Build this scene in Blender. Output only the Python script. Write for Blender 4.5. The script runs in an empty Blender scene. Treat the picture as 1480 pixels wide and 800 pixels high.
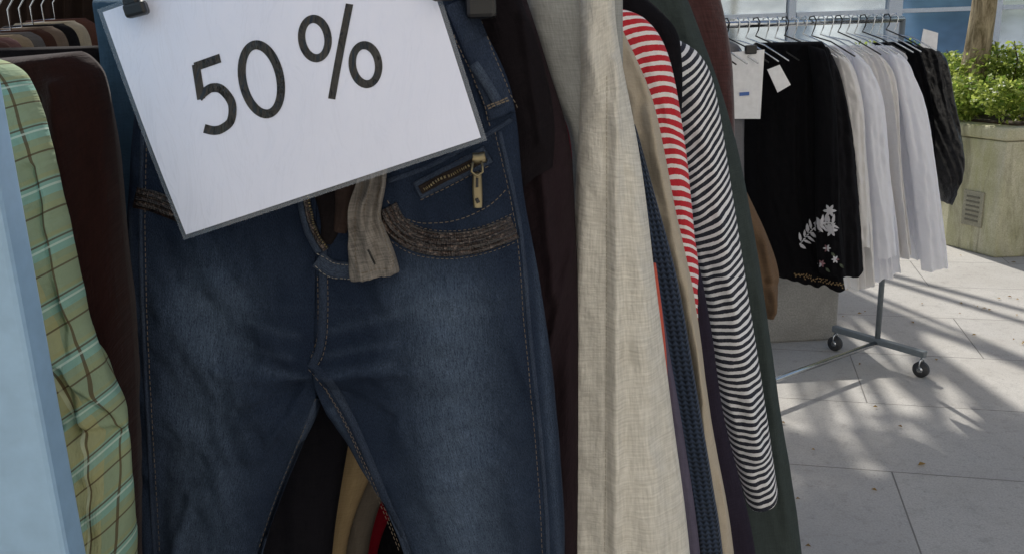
import bpy, math, random
from mathutils import Vector, noise, Matrix
from mathutils.bvhtree import BVHTree
random.seed(7)
S=bpy.context.scene
# ------------------------------------------------------------ camera
F_PX=1282.0
p=math.radians(15.27); r=math.radians(2.0)
Fw=Vector((0,math.cos(p),-math.sin(p))); U0=Vector((0,math.sin(p),math.cos(p))); X0=Vector((1,0,0))
Rt=X0*math.cos(r)-U0*math.sin(r); Up=U0*math.cos(r)+X0*math.sin(r)
EYE=Vector((0,0,1.55))
cd=bpy.data.cameras.new("camera"); cam=bpy.data.objects.new("camera",cd); S.collection.objects.link(cam)
cd.sensor_width=36; cd.lens=36*F_PX/1480; cd.clip_end=500; cd.clip_start=.02
M=Matrix((Rt,Up,-Fw)).transposed().to_4x4(); M.translation=EYE; cam.matrix_world=M
S.camera=cam
def ray(u,v): return Fw+Rt*((u-740)/F_PX)+Up*((400-v)/F_PX)
def at(u,v,Y):          # surveyed point on the vertical plane at distance Y
    d=ray(u,v); return EYE+d*(Y/d.y)
def ground(u,v,z=0.0):
    d=ray(u,v); return EYE+d*((z-EYE.z)/d.z)
# ------------------------------------------------------------ world, sun
SUN_EL=math.radians(42); SUN_AZ=math.radians(-10)
w=bpy.data.worlds.new("World"); S.world=w; w.use_nodes=True
nt=w.node_tree; bg=nt.nodes['Background']; sk=nt.nodes.new('ShaderNodeTexSky'); sk.sky_type='NISHITA'
sk.sun_disc=False; sk.sun_elevation=SUN_EL; sk.sun_rotation=SUN_AZ; sk.air_density=1.0; sk.dust_density=1.6; sk.ozone_density=.6
tn=nt.nodes.new('ShaderNodeMix'); tn.data_type='RGBA'; tn.blend_type='MULTIPLY'; tn.inputs['Factor'].default_value=1; tn.inputs['B'].default_value=(1.06,1.0,.94,1)
nt.links.new(sk.outputs[0],tn.inputs['A']); nt.links.new(tn.outputs['Result'],bg.inputs[0]); bg.inputs[1].default_value=.15
sl=bpy.data.lights.new("sun",'SUN'); sl.energy=5; sl.angle=math.radians(.5); sl.color=(1,.96,.89)
so=bpy.data.objects.new("sun",sl); S.collection.objects.link(so)
sd=-Vector((math.sin(SUN_AZ)*math.cos(SUN_EL),math.cos(SUN_AZ)*math.cos(SUN_EL),math.sin(SUN_EL)))
so.rotation_euler=sd.to_track_quat('-Z','Y').to_euler()
S.view_settings.view_transform='Standard'; S.view_settings.look='None'; S.view_settings.exposure=0
# ------------------------------------------------------------ node helpers
def C(h,k=1.0):
    o=[]
    for i in (0,2,4):
        c=int(h[i:i+2],16)/255; c=c/12.92 if c<=.04045 else ((c+.055)/1.055)**2.4
        o.append(min(1,c*k))
    return (*o,1)
class NT:
    def __init__(s,name,rough=.9,spec=.2,sheen=0):
        s.m=bpy.data.materials.new(name); s.m.use_nodes=True; s.t=s.m.node_tree
        s.b=s.t.nodes['Principled BSDF']; s.out=s.t.nodes['Material Output']
        s.b.inputs['Roughness'].default_value=rough; s.b.inputs['Specular IOR Level'].default_value=spec
        if sheen: s.b.inputs['Sheen Weight'].default_value=sheen; s.b.inputs['Sheen Roughness'].default_value=.5
    def n(s,ty,**k):
        q=s.t.nodes.new(ty)
        for a,b in k.items(): setattr(q,a,b)
        return q
    def set(s,sock,v):
        if isinstance(v,bpy.types.NodeSocket): s.t.links.new(v,sock)
        else: sock.default_value=v
    def coord(s,kind='UV',scale=(1,1,1),rot=(0,0,0)):
        c=s.n('ShaderNodeTexCoord'); m=s.n('ShaderNodeMapping'); m.inputs['Scale'].default_value=scale; m.inputs['Rotation'].default_value=rot
        s.t.links.new(c.outputs[kind],m.inputs[0]); return m.outputs[0]
    def math(s,op,a,b=0.0,c=None,clamp=False):
        q=s.n('ShaderNodeMath',operation=op,use_clamp=clamp); s.set(q.inputs[0],a); s.set(q.inputs[1],b)
        if c is not None: s.set(q.inputs[2],c)
        return q.outputs[0]
    def noise(s,vec,scale,detail=3,rough=.6,dist=0):
        q=s.n('ShaderNodeTexNoise'); s.t.links.new(vec,q.inputs['Vector']); q.inputs['Scale'].default_value=scale
        q.inputs['Detail'].default_value=detail; q.inputs['Roughness'].default_value=rough; q.inputs['Distortion'].default_value=dist
        return q.outputs['Fac']
    def ramp(s,f,a,b,ca=(0,0,0,1),cb=(1,1,1,1)):
        q=s.n('ShaderNodeValToRGB'); q.color_ramp.elements[0].position=a; q.color_ramp.elements[1].position=b
        q.color_ramp.elements[0].color=ca; q.color_ramp.elements[1].color=cb; s.t.links.new(f,q.inputs[0]); return q.outputs[0]
    def mix(s,f,a,b,blend='MIX'):
        q=s.n('ShaderNodeMix',data_type='RGBA',blend_type=blend); s.set(q.inputs['Factor'],f); s.set(q.inputs['A'],a); s.set(q.inputs['B'],b); return q.outputs['Result']
    def sep(s,v):
        q=s.n('ShaderNodeSeparateXYZ'); s.t.links.new(v,q.inputs[0]); return q.outputs
    def bump(s,h,dist=.001,strength=1,sock='Normal'):
        q=s.n('ShaderNodeBump'); q.inputs['Distance'].default_value=dist; q.inputs['Strength'].default_value=strength
        s.t.links.new(h,q.inputs['Height']); s.t.links.new(q.outputs[0],s.b.inputs[sock])
    def col(s,c): s.set(s.b.inputs['Base Color'],c); s._c=c
    def translucent(s,f,c=None):
        q=s.n('ShaderNodeBsdfTranslucent'); s.set(q.inputs[0],c if c is not None else s._c)
        x=s.n('ShaderNodeMixShader'); x.inputs[0].default_value=f
        s.t.links.new(s.b.outputs[0],x.inputs[1]); s.t.links.new(q.outputs[0],x.inputs[2]); s.t.links.new(x.outputs[0],s.out.inputs[0])
def plain(name,h,rough=.5,metal=0,spec=.5,k=1):
    s=NT(name,rough,spec); c=s.coord('Object'); f=s.noise(c,40,3)
    a=C(h,k); s.col(s.mix(s.ramp(f,.3,.7),tuple(x*.85 for x in a[:3])+(1,),a)); s.b.inputs['Metallic'].default_value=metal
    s.bump(f,.0004,.4); return s.m
def fabric(name,h,h2=None,heather=.25,weave=500,k=1,sheen=0,bump=.0006,trans=0,big=.25):
    s=NT(name,.95,.08,sheen); uv=s.coord('UV'); a=C(h,k); b=C(h2,k) if h2 else tuple(x*.6 for x in a[:3])+(1,)
    hx=s.noise(s.coord('UV',(weave,weave*.08,1)),1,2); hy=s.noise(s.coord('UV',(weave*.08,weave,1)),1,2)
    f=s.math('MULTIPLY',s.math('ADD',hx,hy),.5)
    c=s.mix(s.math('MULTIPLY',s.ramp(f,.38,.62),heather*2,clamp=True),a,b)
    g=s.noise(uv,9,4); c=s.mix(s.math('MULTIPLY',s.ramp(g,.35,.75),big,clamp=True),c,tuple(x*.7 for x in a[:3])+(1,))
    s.col(c); s.bump(s.math('ADD',f,s.math('MULTIPLY',s.noise(uv,32,4),4)),bump*1.8,.9)
    if trans: s.translucent(trans)
    return s.m
def striped(name,ha,hb,period,duty,trans=0,horizontal=True):
    s=NT(name,.95,.1,.05); uv=s.coord('UV'); x=s.sep(uv); v=x[1] if horizontal else x[0]
    nz=s.noise(uv,300,2); lw=s.noise(uv,14,2); v=s.math('ADD',v,s.math('MULTIPLY',s.math('SUBTRACT',nz,.5),period*.12)); v=s.math('ADD',v,s.math('MULTIPLY',lw,period*.9))
    fr=s.math('FRACT',s.math('DIVIDE',v,period)); m=s.math('LESS_THAN',fr,duty)
    c=s.mix(m,C(hb),C(ha)); k=s.noise(s.coord('UV',(500,60,1)),1,2); c=s.mix(s.math('MULTIPLY',k,.2),c,(.25,.25,.27,1))
    s.col(c); s.bump(s.math('ADD',k,s.math('MULTIPLY',s.noise(uv,40,3),2)),.0012,.8)
    if trans: s.translucent(trans)
    return s.m
def plaid():
    s=NT('plaid_cotton',.95,.1,.0); x=s.sep(s.coord('UV')); 
    def bands(v,per,lo,hi):
        fr=s.math('FRACT',s.math('DIVIDE',v,per)); return s.math('MULTIPLY',s.math('GREATER_THAN',fr,lo),s.math('LESS_THAN',fr,hi))
    c=C('a9aa80'); P=.024; Q=.019
    c=s.mix(s.math('MULTIPLY',bands(x[0],Q*2,.0,.42),.6),c,C('83a08a'))
    c=s.mix(s.math('MULTIPLY',bands(x[1],P*2,.0,.30),.7),c,C('86b8ae'))
    c=s.mix(s.math('MULTIPLY',bands(x[1],P,.55,.75),.3),c,C('aaa266'))
    c=s.mix(s.math('MULTIPLY',bands(x[0],Q,.45,.53),.8),c,C('553d2c'))
    c=s.mix(s.math('MULTIPLY',bands(x[1],P,.46,.53),.8),c,C('553d2c'))
    c=s.mix(s.math('MULTIPLY',bands(x[0],Q*2,.66,.72),.4),c,C('dce4c8'))
    c=s.mix(s.math('MULTIPLY',bands(x[1],P*2,.13,.17),.6),c,C('dceadb'))
    k=s.noise(s.coord('UV',(600,100,1)),1,2); c=s.mix(s.math('MULTIPLY',k,.2),c,C('6d7050')); s.col(c); s.bump(s.math('ADD',k,s.math('MULTIPLY',s.noise(s.coord('UV'),40,4),5)),.0012,.9); s.translucent(.12); return s.m
def denim(name,h='1a2435',fade='627287',fadeamt=.12):
    s=NT(name,.85,.12,.0); uv=s.coord('UV')
    tw=s.noise(s.coord('UV',(1300,420,1),(0,0,math.radians(38))),1,2,.7)
    slub=s.noise(s.coord('UV',(800,70,1)),1,3,.7)
    big=s.noise(s.coord('Object',(6,5,4)),1,5,.65,.3)
    wh=s.noise(s.coord('Object',(3,8,20),(0,.35,0)),1,3,.6,.5); mot=s.noise(uv,60,4,.7)
    at_=s.n('ShaderNodeAttribute'); at_.attribute_name='fade'
    c=s.mix(s.ramp(tw,.3,.7),C(h,.5),C(h,1.6))
    f=s.math('MULTIPLY',at_.outputs['Fac'],s.math('ADD',s.math('MULTIPLY',mot,1.1),.3))
    f=s.math('ADD',f,s.math('MULTIPLY',s.ramp(big,.45,.7),fadeamt)); f=s.math('ADD',f,s.math('MULTIPLY',s.ramp(wh,.52,.75),.08))
    f=s.math('MULTIPLY',f,s.math('ADD',s.math('MULTIPLY',s.ramp(s.math('ADD',s.math('MULTIPLY',slub,.5),s.math('MULTIPLY',tw,.5)),.38,.62),1.0),.25),clamp=True)
    c=s.mix(f,c,C(fade,.9))
    s.col(c); s.bump(s.math('ADD',s.math('ADD',tw,s.math('MULTIPLY',slub,.6)),s.math('MULTIPLY',mot,1.6)),.0013,.9); return s.m
def knit(name,h):
    s=NT(name,.95,.1,.1); x=s.sep(s.coord('UV'))
    a=s.math('FRACT',s.math('MULTIPLY',x[0],140)); a=s.math('ABSOLUTE',s.math('SUBTRACT',a,.5))
    b=s.math('FRACT',s.math('ADD',s.math('MULTIPLY',x[1],150),a)); b=s.math('ABSOLUTE',s.math('SUBTRACT',b,.5))
    hh=s.math('ADD',a,b); s.col(s.mix(s.ramp(hh,.2,.8),C(h,1.5),C(h,.25))); 
    s.bump(s.math('MULTIPLY',hh,-1),.002,1); return s.m
# ------------------------------------------------------------ mesh helpers
def mk(name,vs,fs,mat,uvs=None,smooth=True,mats=None,mi=None,attr=None):
    me=bpy.data.meshes.new(name); me.from_pydata([tuple(v) for v in vs],[],fs); me.update()
    if uvs:
        ul=me.uv_layers.new(name='UVMap')
        for l in me.loops: ul.data[l.index].uv=uvs[l.vertex_index]
    if attr:
        a=me.attributes.new('fade','FLOAT','POINT'); a.data.foreach_set('value',attr)
    for m in (mats or [mat]): me.materials.append(m)
    if mi:
        for q,i in zip(me.polygons,mi): q.material_index=i
    if smooth:
        for q in me.polygons: q.use_smooth=True
    o=bpy.data.objects.new(name,me); S.collection.objects.link(o); return o
def group(name,objs,loc=(0,0,0)):
    e=bpy.data.objects.new(name,None); S.collection.objects.link(e); e.location=loc; e.empty_display_size=.05
    for o in objs:
        if isinstance(o,tuple): o=o[0]
        o.parent=e; o.matrix_parent_inverse=Matrix.Translation(-Vector(loc))
    return e
def cr(P,t):
    n=len(P)-1; x=min(max(t,0),1)*n; i=min(int(x),n-1); f=x-i
    g=lambda k:P[min(max(k,0),n)]
    a,b,c,d=g(i-1),g(i),g(i+1),g(i+2)
    return tuple(.5*((2*b[k])+(-a[k]+c[k])*f+(2*a[k]-5*b[k]+4*c[k]-d[k])*f*f+(-a[k]+3*b[k]-3*c[k]+d[k])*f**3) for k in range(len(b)))
def seg(px,a,b):
    ax,ay=a;bx,by=b;dx,dy=bx-ax,by-ay;L=dx*dx+dy*dy
    t=max(0,min(1,((px[0]-ax)*dx+(px[1]-ay)*dy)/L)); return math.hypot(px[0]-ax-t*dx,px[1]-ay-t*dy)
def sm(a,b,x): x=max(0,min(1,(x-a)/(b-a))); return x*x*(3-2*x)
def garment(name,L,R,y,th,mat,nu=40,nv=110,bow=0,amp=.008,freq=14,tf=1.6,seed=0,rnd=.3,er=None,wr=.002,ridges=(),diag=.8,top=.35,fades=None,cap=.07,hem=.006):
    yl,yr=(y if isinstance(y,tuple) else (y,y))
    F=[];B=[];uv=[];ln=0;prev=None;Ws=[];fa=[]
    for j in range(nv+1):
        t=j/nv; l=cr(L,t); q=cr(R,t); Pl=at(l[0],l[1],yl); Pr=at(q[0],q[1],yr); Ws.append((Pr-Pl).length)
    Wm=sum(Ws)/len(Ws)
    for j in range(nv+1):
        t=j/nv; l=cr(L,t); q=cr(R,t); Pl=at(l[0],l[1],yl); Pr=at(q[0],q[1],yr); W=(Pr-Pl).length
        mid=(Pl+Pr)/2
        if prev is not None: ln+=(mid-prev).length
        prev=mid
        e=er(l[1]) if er else (1,1)
        env=top+(1-top)*min(1,t*2)
        tt=min(1,t/cap) if cap else 1; kc=max(.12,math.sqrt(max(0,1-(1-tt)**2)))
        for i in range(nu+1):
            s=i/nu; P=Pl.lerp(Pr,s)
            def rd(x,a):
                x=min(1,x/rnd); k=math.sqrt(max(0,1-(1-x)**2)); return 1-a+a*k
            prof=max(.03,rd(s,e[0])*rd(1-s,e[1]))
            sx=s*W; n1=noise.noise(Vector((sx*freq+seed*3.1,P.z*tf+sx*diag,seed*1.7)))
            n2=noise.noise(Vector((sx*freq*2.3+seed,P.z*tf*1.7-sx*2,seed+9)))
            n3=noise.noise(Vector((P.x*45+seed,P.z*28+P.x*30,seed)))+.5*noise.noise(Vector((P.x*90,P.z*60,seed)))
            d=amp*env*((1-2.4*abs(n1))*.8+n2*.6)+wr*n3
            px=(l[0]+(q[0]-l[0])*s,l[1]+(q[1]-l[1])*s)
            for (a,b,wd,am) in ridges: d+=am*math.exp(-(seg(px,a,b)/wd)**2)
            if fades is not None:
                f=0
                for (a,b,wd,am) in fades: f+=am*math.exp(-(seg(px,a,b)/wd)**2)
                fa.append(f)
            zz=Vector((0,0,-bow*(1-(2*s-1)**2)+hem*sm(.88,1,t)*noise.noise(Vector((sx*22,seed,1)))))
            ee=min(1,prof*1.3)
            F.append(P+Vector((0,-th/2*prof*kc-d*ee,0))+zz); B.append(P+Vector((0,th/2*prof*kc+d*.7*ee,0))+zz*.6)
            uv.append((s*Wm,-ln))
    n=len(F); vs=F+B; uvs=uv+uv; fs=[]; w=nu+1
    for j in range(nv):
        for i in range(nu):
            a=j*w+i; fs.append((a,a+w,a+w+1,a+1)); fs.append((n+a,n+a+1,n+a+w+1,n+a+w))
        a=j*w; fs.append((a,n+a,n+a+w,a+w)); a=j*w+nu; fs.append((a,a+w,n+a+w,n+a))
    for i in range(nu): fs.append((i,i+1,n+i+1,n+i))
    o=mk(name,vs,fs,mat,uvs,attr=(fa+fa if fades is not None else None))
    return o,BVHTree.FromPolygons([tuple(v) for v in vs],fs)
def make_on(trees,plane=None):
    def on(u,v,fallback=None):
        d=ray(u,v).normalized(); best=None
        for T in trees:
            h=T.ray_cast(EYE,d)
            if h[0] is not None and (best is None or h[3]<best[2]):
                nn=h[1] if h[1].dot(d)<0 else -h[1]; best=(h[0],nn,h[3])
        if best is None and plane: return (at(u,v,plane),Vector((0,-1,0)),0)
        return best
    return on
def ribbon(name,path,width,mat,on,lift=.0015,n=60,k=6,bulge=.0012,rough=0,fade=None):
    vs=[];uvs=[];last=None;ln=0;pm=None
    for j in range(n+1):
        t=j/n; c=cr(path,t); c2=cr(path,min(1,t+.01)); c1=cr(path,max(0,t-.01))
        dx,dy=c2[0]-c1[0],c2[1]-c1[1]; L=math.hypot(dx,dy) or 1; nx,ny=-dy/L,dx/L
        wd=width if not callable(width) else width(t)
        for i in range(-1,k+2):
            s=min(max(i/k,0),1); h=on(c[0]+nx*wd*(s-.5),c[1]+ny*wd*(s-.5)) or last
            last=h; rg=rough*(noise.noise(Vector((s*4.5,t*2.2,3)))+.5*noise.noise(Vector((s*9,t*7,5))))
            base=h[0]+Vector((0,-1,0))*(lift+bulge*math.sin(math.pi*s)+rg) if 0<=i<=k else h[0]+Vector((0,.002,0))
            vs.append(base); 
            if i==0:
                if pm is not None: ln+=(base-pm).length
                pm=base
            uvs.append((s*wd*.0007,-ln))
    w=k+3; fs=[]
    for j in range(n):
        for i in range(w-1): a=j*w+i; fs.append((a,a+w,a+w+1,a+1))
    for j in (0,n): fs.append(tuple(j*w+i for i in range(w)))
    return mk(name,vs,fs,mat,uvs,attr=[fade]*len(vs) if fade is not None else None)
def stitches(name,paths,mat,on,dash=5,gap=3,wid=.00045,lift=.0007,height=.0005):
    vs=[];fs=[]
    for path in paths:
        pts=[cr(path,i/200) for i in range(201)]; acc=0; cur=pts[0]; segs=[]; st=pts[0]; drawing=True
        for q in pts[1:]:
            d=math.hypot(q[0]-cur[0],q[1]-cur[1]); 
            while acc+d>= (dash if drawing else gap):
                need=(dash if drawing else gap)-acc; f=need/d if d else 0
                cur=(cur[0]+(q[0]-cur[0])*f,cur[1]+(q[1]-cur[1])*f); d-=need
                if drawing: segs.append((st,cur))
                st=cur; drawing=not drawing; acc=0
            acc+=d; cur=q
        for a,b in segs:
            ha=on(*a[:2]); hb=on(*b[:2])
            if not ha or not hb: continue
            A=ha[0]+ha[1]*lift; B=hb[0]+hb[1]*lift; D=(B-A)
            if D.length<1e-5 or D.length>.03: continue
            D.normalize(); N=ha[1]; Sd=D.cross(N).normalized()*wid; i=len(vs); H=N*height
            vs+= [A-Sd,A+Sd,B+Sd,B-Sd, A-Sd*.5+H+D*wid*.5,A+Sd*.5+H+D*wid*.5,B+Sd*.5+H-D*wid*.5,B-Sd*.5+H-D*wid*.5]
            fs+=[(i+4,i+5,i+6,i+7),(i,i+1,i+5,i+4),(i+1,i+2,i+6,i+5),(i+2,i+3,i+7,i+6),(i+3,i,i+4,i+7)]
    return mk(name,vs,fs,mat,None,False)
def tube(name,pts,rad,mat,n=10,closed=False):
    pts=[Vector(q) for q in pts]; vs=[];fs=[];N=len(pts)
    ref=None
    for j,q in enumerate(pts):
        a=pts[(j-1)%N] if (closed or j>0) else q; b=pts[(j+1)%N] if (closed or j<N-1) else q
        t=(b-a).normalized()
        if ref is None: ref=Vector((0,0,1)) if abs(t.z)<.9 else Vector((1,0,0))
        x=t.cross(ref).normalized(); y=x.cross(t).normalized(); ref=y
        rr=rad[j] if isinstance(rad,(list,tuple)) else rad
        for i in range(n): an=2*math.pi*i/n; vs.append(q+(x*math.cos(an)+y*math.sin(an))*rr)
    for j in range(N if closed else N-1):
        for i in range(n):
            a=j*n+i;b=j*n+(i+1)%n;c=((j+1)%N)*n+(i+1)%n;d=((j+1)%N)*n+i; fs.append((a,b,c,d))
    if not closed: fs.append(tuple(range(n))[::-1]); fs.append(tuple(range((N-1)*n,N*n)))
    return mk(name,vs,fs,mat)
def box(name,c,size,mat,rotz=0,bev=.004,rot=None):
    hx,hy,hz=[q/2 for q in size]; vs=[(x,y,z) for x in(-hx,hx) for y in(-hy,hy) for z in(-hz,hz)]
    fs=[(0,1,3,2),(4,6,7,5),(0,4,5,1),(2,3,7,6),(0,2,6,4),(1,5,7,3)]
    o=mk(name,vs,fs,mat,None,False); o.location=c; o.rotation_euler=rot or (0,0,rotz)
    if bev: b=o.modifiers.new('bevel','BEVEL'); b.width=bev; b.segments=2
    return o
def prism(name,pts,z0,z1,mat,bev=.01):
    n=len(pts); vs=[(x,y,z0) for x,y in pts]+[(x,y,z1) for x,y in pts]
    fs=[tuple(range(n))[::-1],tuple(range(n,2*n))]+[(i,(i+1)%n,n+(i+1)%n,n+i) for i in range(n)]
    o=mk(name,vs,fs,mat,None,False)
    if bev: b=o.modifiers.new('bevel','BEVEL'); b.width=bev; b.segments=2
    return o
# ------------------------------------------------------------ shared materials
chrome=plain('brushed_chrome','c8ccd0',.22,1); rubber=plain('grey_rubber','3b3c3f',.7)
blackpl=plain('black_plastic','101012',.35); greypaint=plain('grey_powder_coat','6d757a',.45)
brass=plain('antique_brass','8f8468',.38,.9); 
# ------------------------------------------------------------ ground
def m_paving():
    s=NT('paving_stone',.95,.1); o=s.coord('Object',(1,1,1),(0,0,math.radians(14)))
    b=s.n('ShaderNodeTexBrick'); s.t.links.new(o,b.inputs['Vector']); b.inputs['Scale'].default_value=1
    b.inputs['Brick Width'].default_value=1.2; b.inputs['Row Height'].default_value=.62; b.inputs['Mortar Size'].default_value=.003; b.inputs['Mortar Smooth'].default_value=.3
    b.inputs['Color1'].default_value=(.52,.50,.465,1); b.inputs['Color2'].default_value=(.47,.455,.43,1); b.inputs['Mortar'].default_value=(.20,.19,.175,1)
    f1=s.noise(o,150,4,.75); f2=s.noise(o,2.2,5,.65); f3=s.noise(o,14,6,.75); f4=s.noise(o,45,4,.65)
    c=s.mix(s.math('MULTIPLY',s.ramp(f1,.38,.66),.55),b.outputs['Color'],(.25,.245,.235,1))
    c=s.mix(s.math('MULTIPLY',s.ramp(f2,.42,.7),.45),c,(.34,.32,.29,1)); c=s.mix(s.math('MULTIPLY',s.ramp(f3,.52,.70),.4),c,(.24,.23,.21,1)); c=s.mix(s.math('MULTIPLY',s.ramp(f4,.56,.70),.35),c,(.20,.195,.18,1))
    s.col(c); s.bump(s.math('SUBTRACT',s.math('ADD',s.math('MULTIPLY',f1,.5),s.math('MULTIPLY',f4,.3)),b.outputs['Fac']),.004,.8); return s.m
mk('ground',[(-120,-120,0),(120,-120,0),(120,120,0),(-120,120,0)],[(0,1,2,3)],m_paving(),None,False)
# ------------------------------------------------------------ jeans
JY=.90
m_den=denim('blue_denim'); m_den2=denim('faded_denim_trim','202a3c','6b7786',.25)
thread=plain('tan_thread','6d6254',.8); thread_w=plain('pale_thread','807c75',.8)
vl=[-5,100,170,280,400,520,590,660,800,1000,1320]
Lo=[236,212,196,188,184,186,188,191,196,214,236]
Lc=[470,468,466,464,463,461,460,430,377,335,305]
Rc=[470,468,466,464,463,461,478,514,594,640,660]
Ro=[674,728,746,757,779,797,804,810,816,800,770]
z=lambda a:[(x,y) for x,y in zip(a,vl)]
rid_l=[((300,420),(450,560),22,-.007),((250,470),(430,600),30,.008),((430,430),(330,700),36,.011),((235,350),(330,480),20,-.006),((210,560),(300,620),25,.006),((400,380),(250,430),18,.006),((455,560),(370,640),10,.005),((330,700),(330,1000),40,.008),((452,535),(330,520),9,.006),((452,540),(360,575),8,-.006),((250,640),(240,800),14,-.006),((290,700),(250,820),10,.006),((448,545),(390,640),6,.004)]
rid_r=[((470,540),(640,470),18,.008),((480,560),(700,560),20,-.007),((640,430),(660,800),46,.012),((560,420),(740,400),20,.006),((700,600),(790,700),22,-.007),((600,700),(720,640),18,.007),((560,600),(640,800),22,-.007),((470,525),(600,520),9,.006),((480,545),(570,590),8,-.006),((720,420),(770,560),12,.007),((740,700),(760,820),12,.007)]
fl=[((310,430),(300,760),58,.66),((300,380),(330,420),46,.2),((452,535),(370,510),6,.22),((440,470),(330,440),6,.18),((430,500),(340,480),5,.18),((196,300),(206,800),6,.3),((456,590),(376,800),6,.35)]
fr_=[((640,440),(680,780),62,.66),((600,400),(680,420),40,.2),((465,525),(570,508),6,.22),((470,470),(580,440),6,.18),((480,500),(580,478),5,.18),((770,300),(808,800),6,.3),((486,580),(592,800),6,.35)]
jl,tl_=garment('left_leg',z(Lo),z(Lc),JY,.05,m_den,100,240,amp=.007,freq=9,tf=1.5,seed=2,rnd=.22,er=lambda v:(1,sm(560,640,v)),wr=.0036,ridges=rid_l,diag=3,fades=fl,cap=0)
jrr,tr_=garment('right_leg',z(Rc),z(Ro),JY,.05,m_den,110,240,amp=.007,freq=9,tf=1.5,seed=5,rnd=.22,er=lambda v:(sm(560,640,v),1),wr=.0036,ridges=rid_r,diag=-3,fades=fr_,cap=0)
on=make_on([tl_,tr_],JY-.02)
J=[jl,jrr]
def seam(*a,**k): k.setdefault('fade',.12); J.append(ribbon(*a,**k))
seam('fly_seam',[(466,352),(467,400),(466,460),(462,500),(450,530)],12,m_den2,on,.0012,50)
seam('inseam_left',[(459,576),(438,630),(403,715),(376,795),(343,940)],9,m_den2,on,.0008,60)
seam('inseam_right',[(452,528),(480,556),(515,620),(555,715),(588,795),(630,950)],11,m_den2,on,.001,60)
seam('side_seam_right',[(722,190),(752,330),(766,480),(782,640),(792,800),(785,1000)],6,m_den2,on,.0006,60)
seam('side_seam_left',[(206,190),(203,330),(207,480),(215,640),(224,800),(240,1000)],6,m_den2,on,.0006,60)
J.append(stitches('stitching',[[(473,380),(474,430),(473,480),(466,515),(452,538)],[(459,400),(460,450),(458,490),(448,520)],
  [(456,575),(434,630),(399,715),(372,795)],[(470,560),(500,610),(542,700),(580,795)],[(446,533),(470,562),(504,622),(545,716),(577,795)],
  [(715,190),(745,330),(758,480),(774,640),(784,800)],[(213,190),(210,330),(214,480),(222,640),(231,800)]],thread,on,5,3,.00035))
def m_tape():
    s=NT('brown_sequin_tape',.35,.6,.0); uv=s.coord('UV')
    vo=s.n('ShaderNodeTexVoronoi'); s.t.links.new(uv,vo.inputs['Vector']); vo.inputs['Scale'].default_value=480; vo.inputs['Randomness'].default_value=.5
    x=s.sep(uv); row=s.math('ABSOLUTE',s.math('SUBTRACT',s.math('FRACT',s.math('MULTIPLY',x[0],170)),.5))
    sepc=s.n('ShaderNodeSeparateColor'); s.t.links.new(vo.outputs['Color'],sepc.inputs[0])
    c=s.mix(s.ramp(vo.outputs['Distance'],.15,.6),C('43322b'),C('120c0b')); c=s.mix(s.math('MULTIPLY',s.math('GREATER_THAN',sepc.outputs[0],.9),.5),c,C('77675e'))  # scattered pale cells: sequin sparkle put into the colour
    c=s.mix(s.math('MULTIPLY',s.ramp(row,.3,.45),.85),c,C('0f0b0a'))
    s.col(c); s.bump(s.math('ADD',s.math('MULTIPLY',vo.outputs['Distance'],-1),s.math('MULTIPLY',row,-2)),.0016,1); return s.m
tape=m_tape()
J.append(ribbon('yoke_tape',[(558,300),(572,325),(600,345),(645,353),(695,347),(744,328)],34,tape,on,.002,90,k=10,rough=.0016))
J.append(ribbon('yoke_tape_left',[(196,285),(225,292),(262,306),(300,318)],30,tape,on,.002,30))
J.append(stitches('tape_edge_stitch',[[(570,298),(583,315),(608,328),(647,334),(694,328),(740,309)],[(548,312),(562,345),(597,367),(645,374),(697,367),(745,350)]],thread,on,4,3,.00035))
seam('waistband',[(662,2),(682,50),(704,105),(726,168)],40,m_den2,on,.003,50,bulge=.002)
J.append(stitches('waistband_stitch',[[(656,50),(674,90),(690,130),(708,185)],[(680,12),(702,65),(722,112),(742,160)]],thread,on,5,3,lift=.0055))
seam('belt_loop',[(684,92),(702,118),(722,152)],15,m_den2,on,.007,20,bulge=.003,fade=.4)
J.append(stitches('belt_loop_bar',[[(700,154),(714,148),(728,142)],[(702,158),(716,152),(730,146)]],thread,on,5,1,.0008,.0085))
seam('yoke_seam',[(560,262),(620,240),(690,203),(740,172)],7,m_den2,on,.001,30)
seam('pocket_welt',[(603,276),(640,257),(675,240),(706,222)],27,m_den2,on,.002,30,fade=.2)
J.append(ribbon('zip_tape',[(608,274),(640,257),(675,240),(702,226)],13,fabric('zip_webbing','2d2724'),on,.004,30))
J.append(stitches('zip_teeth',[[(611,273),(640,258),(675,241),(700,228)]],brass,on,2.2,1.8,.0015,.0055,.001))
J.append(stitches('pocket_stitch',[[(600,264),(640,243),(700,213)],[(608,289),(648,270),(708,239)]],thread,on,5,3))
def P_on(u,v,l):
    h=on(u,v); return h[0]+Vector((0,-l,0))
J.append(ribbon('zip_slider',[(683,228),(692,228),(702,226)],15,brass,on,.007,10,bulge=.003))
J.append(tube('zip_pull_ring',[P_on(684,232,.010),P_on(682,246,.012),P_on(690,252,.012),P_on(698,246,.012),P_on(697,232,.010)],.0012,brass,8))
J.append(ribbon('zip_pull_tab',[(690,249),(690,270),(691,298)],lambda t:12+2*math.sin(t*3.14),brass,on,.009,16,bulge=.002))
J.append(ribbon('zip_pull_slot',[(690,255),(690,268)],4,blackpl,on,.0128,6,bulge=.0003))
J.append(ribbon('zip_pull_eyelet',[(689,284),(692,290)],5,blackpl,on,.0128,6,bulge=.0003))
J.append(stitches('pocket_curve',[[(560,290),(575,310),(610,322),(660,318),(705,298),(735,270)]],thread,on,5,3))
dark=fabric('dark_lining','1d191a','0c0b0c')
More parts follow.
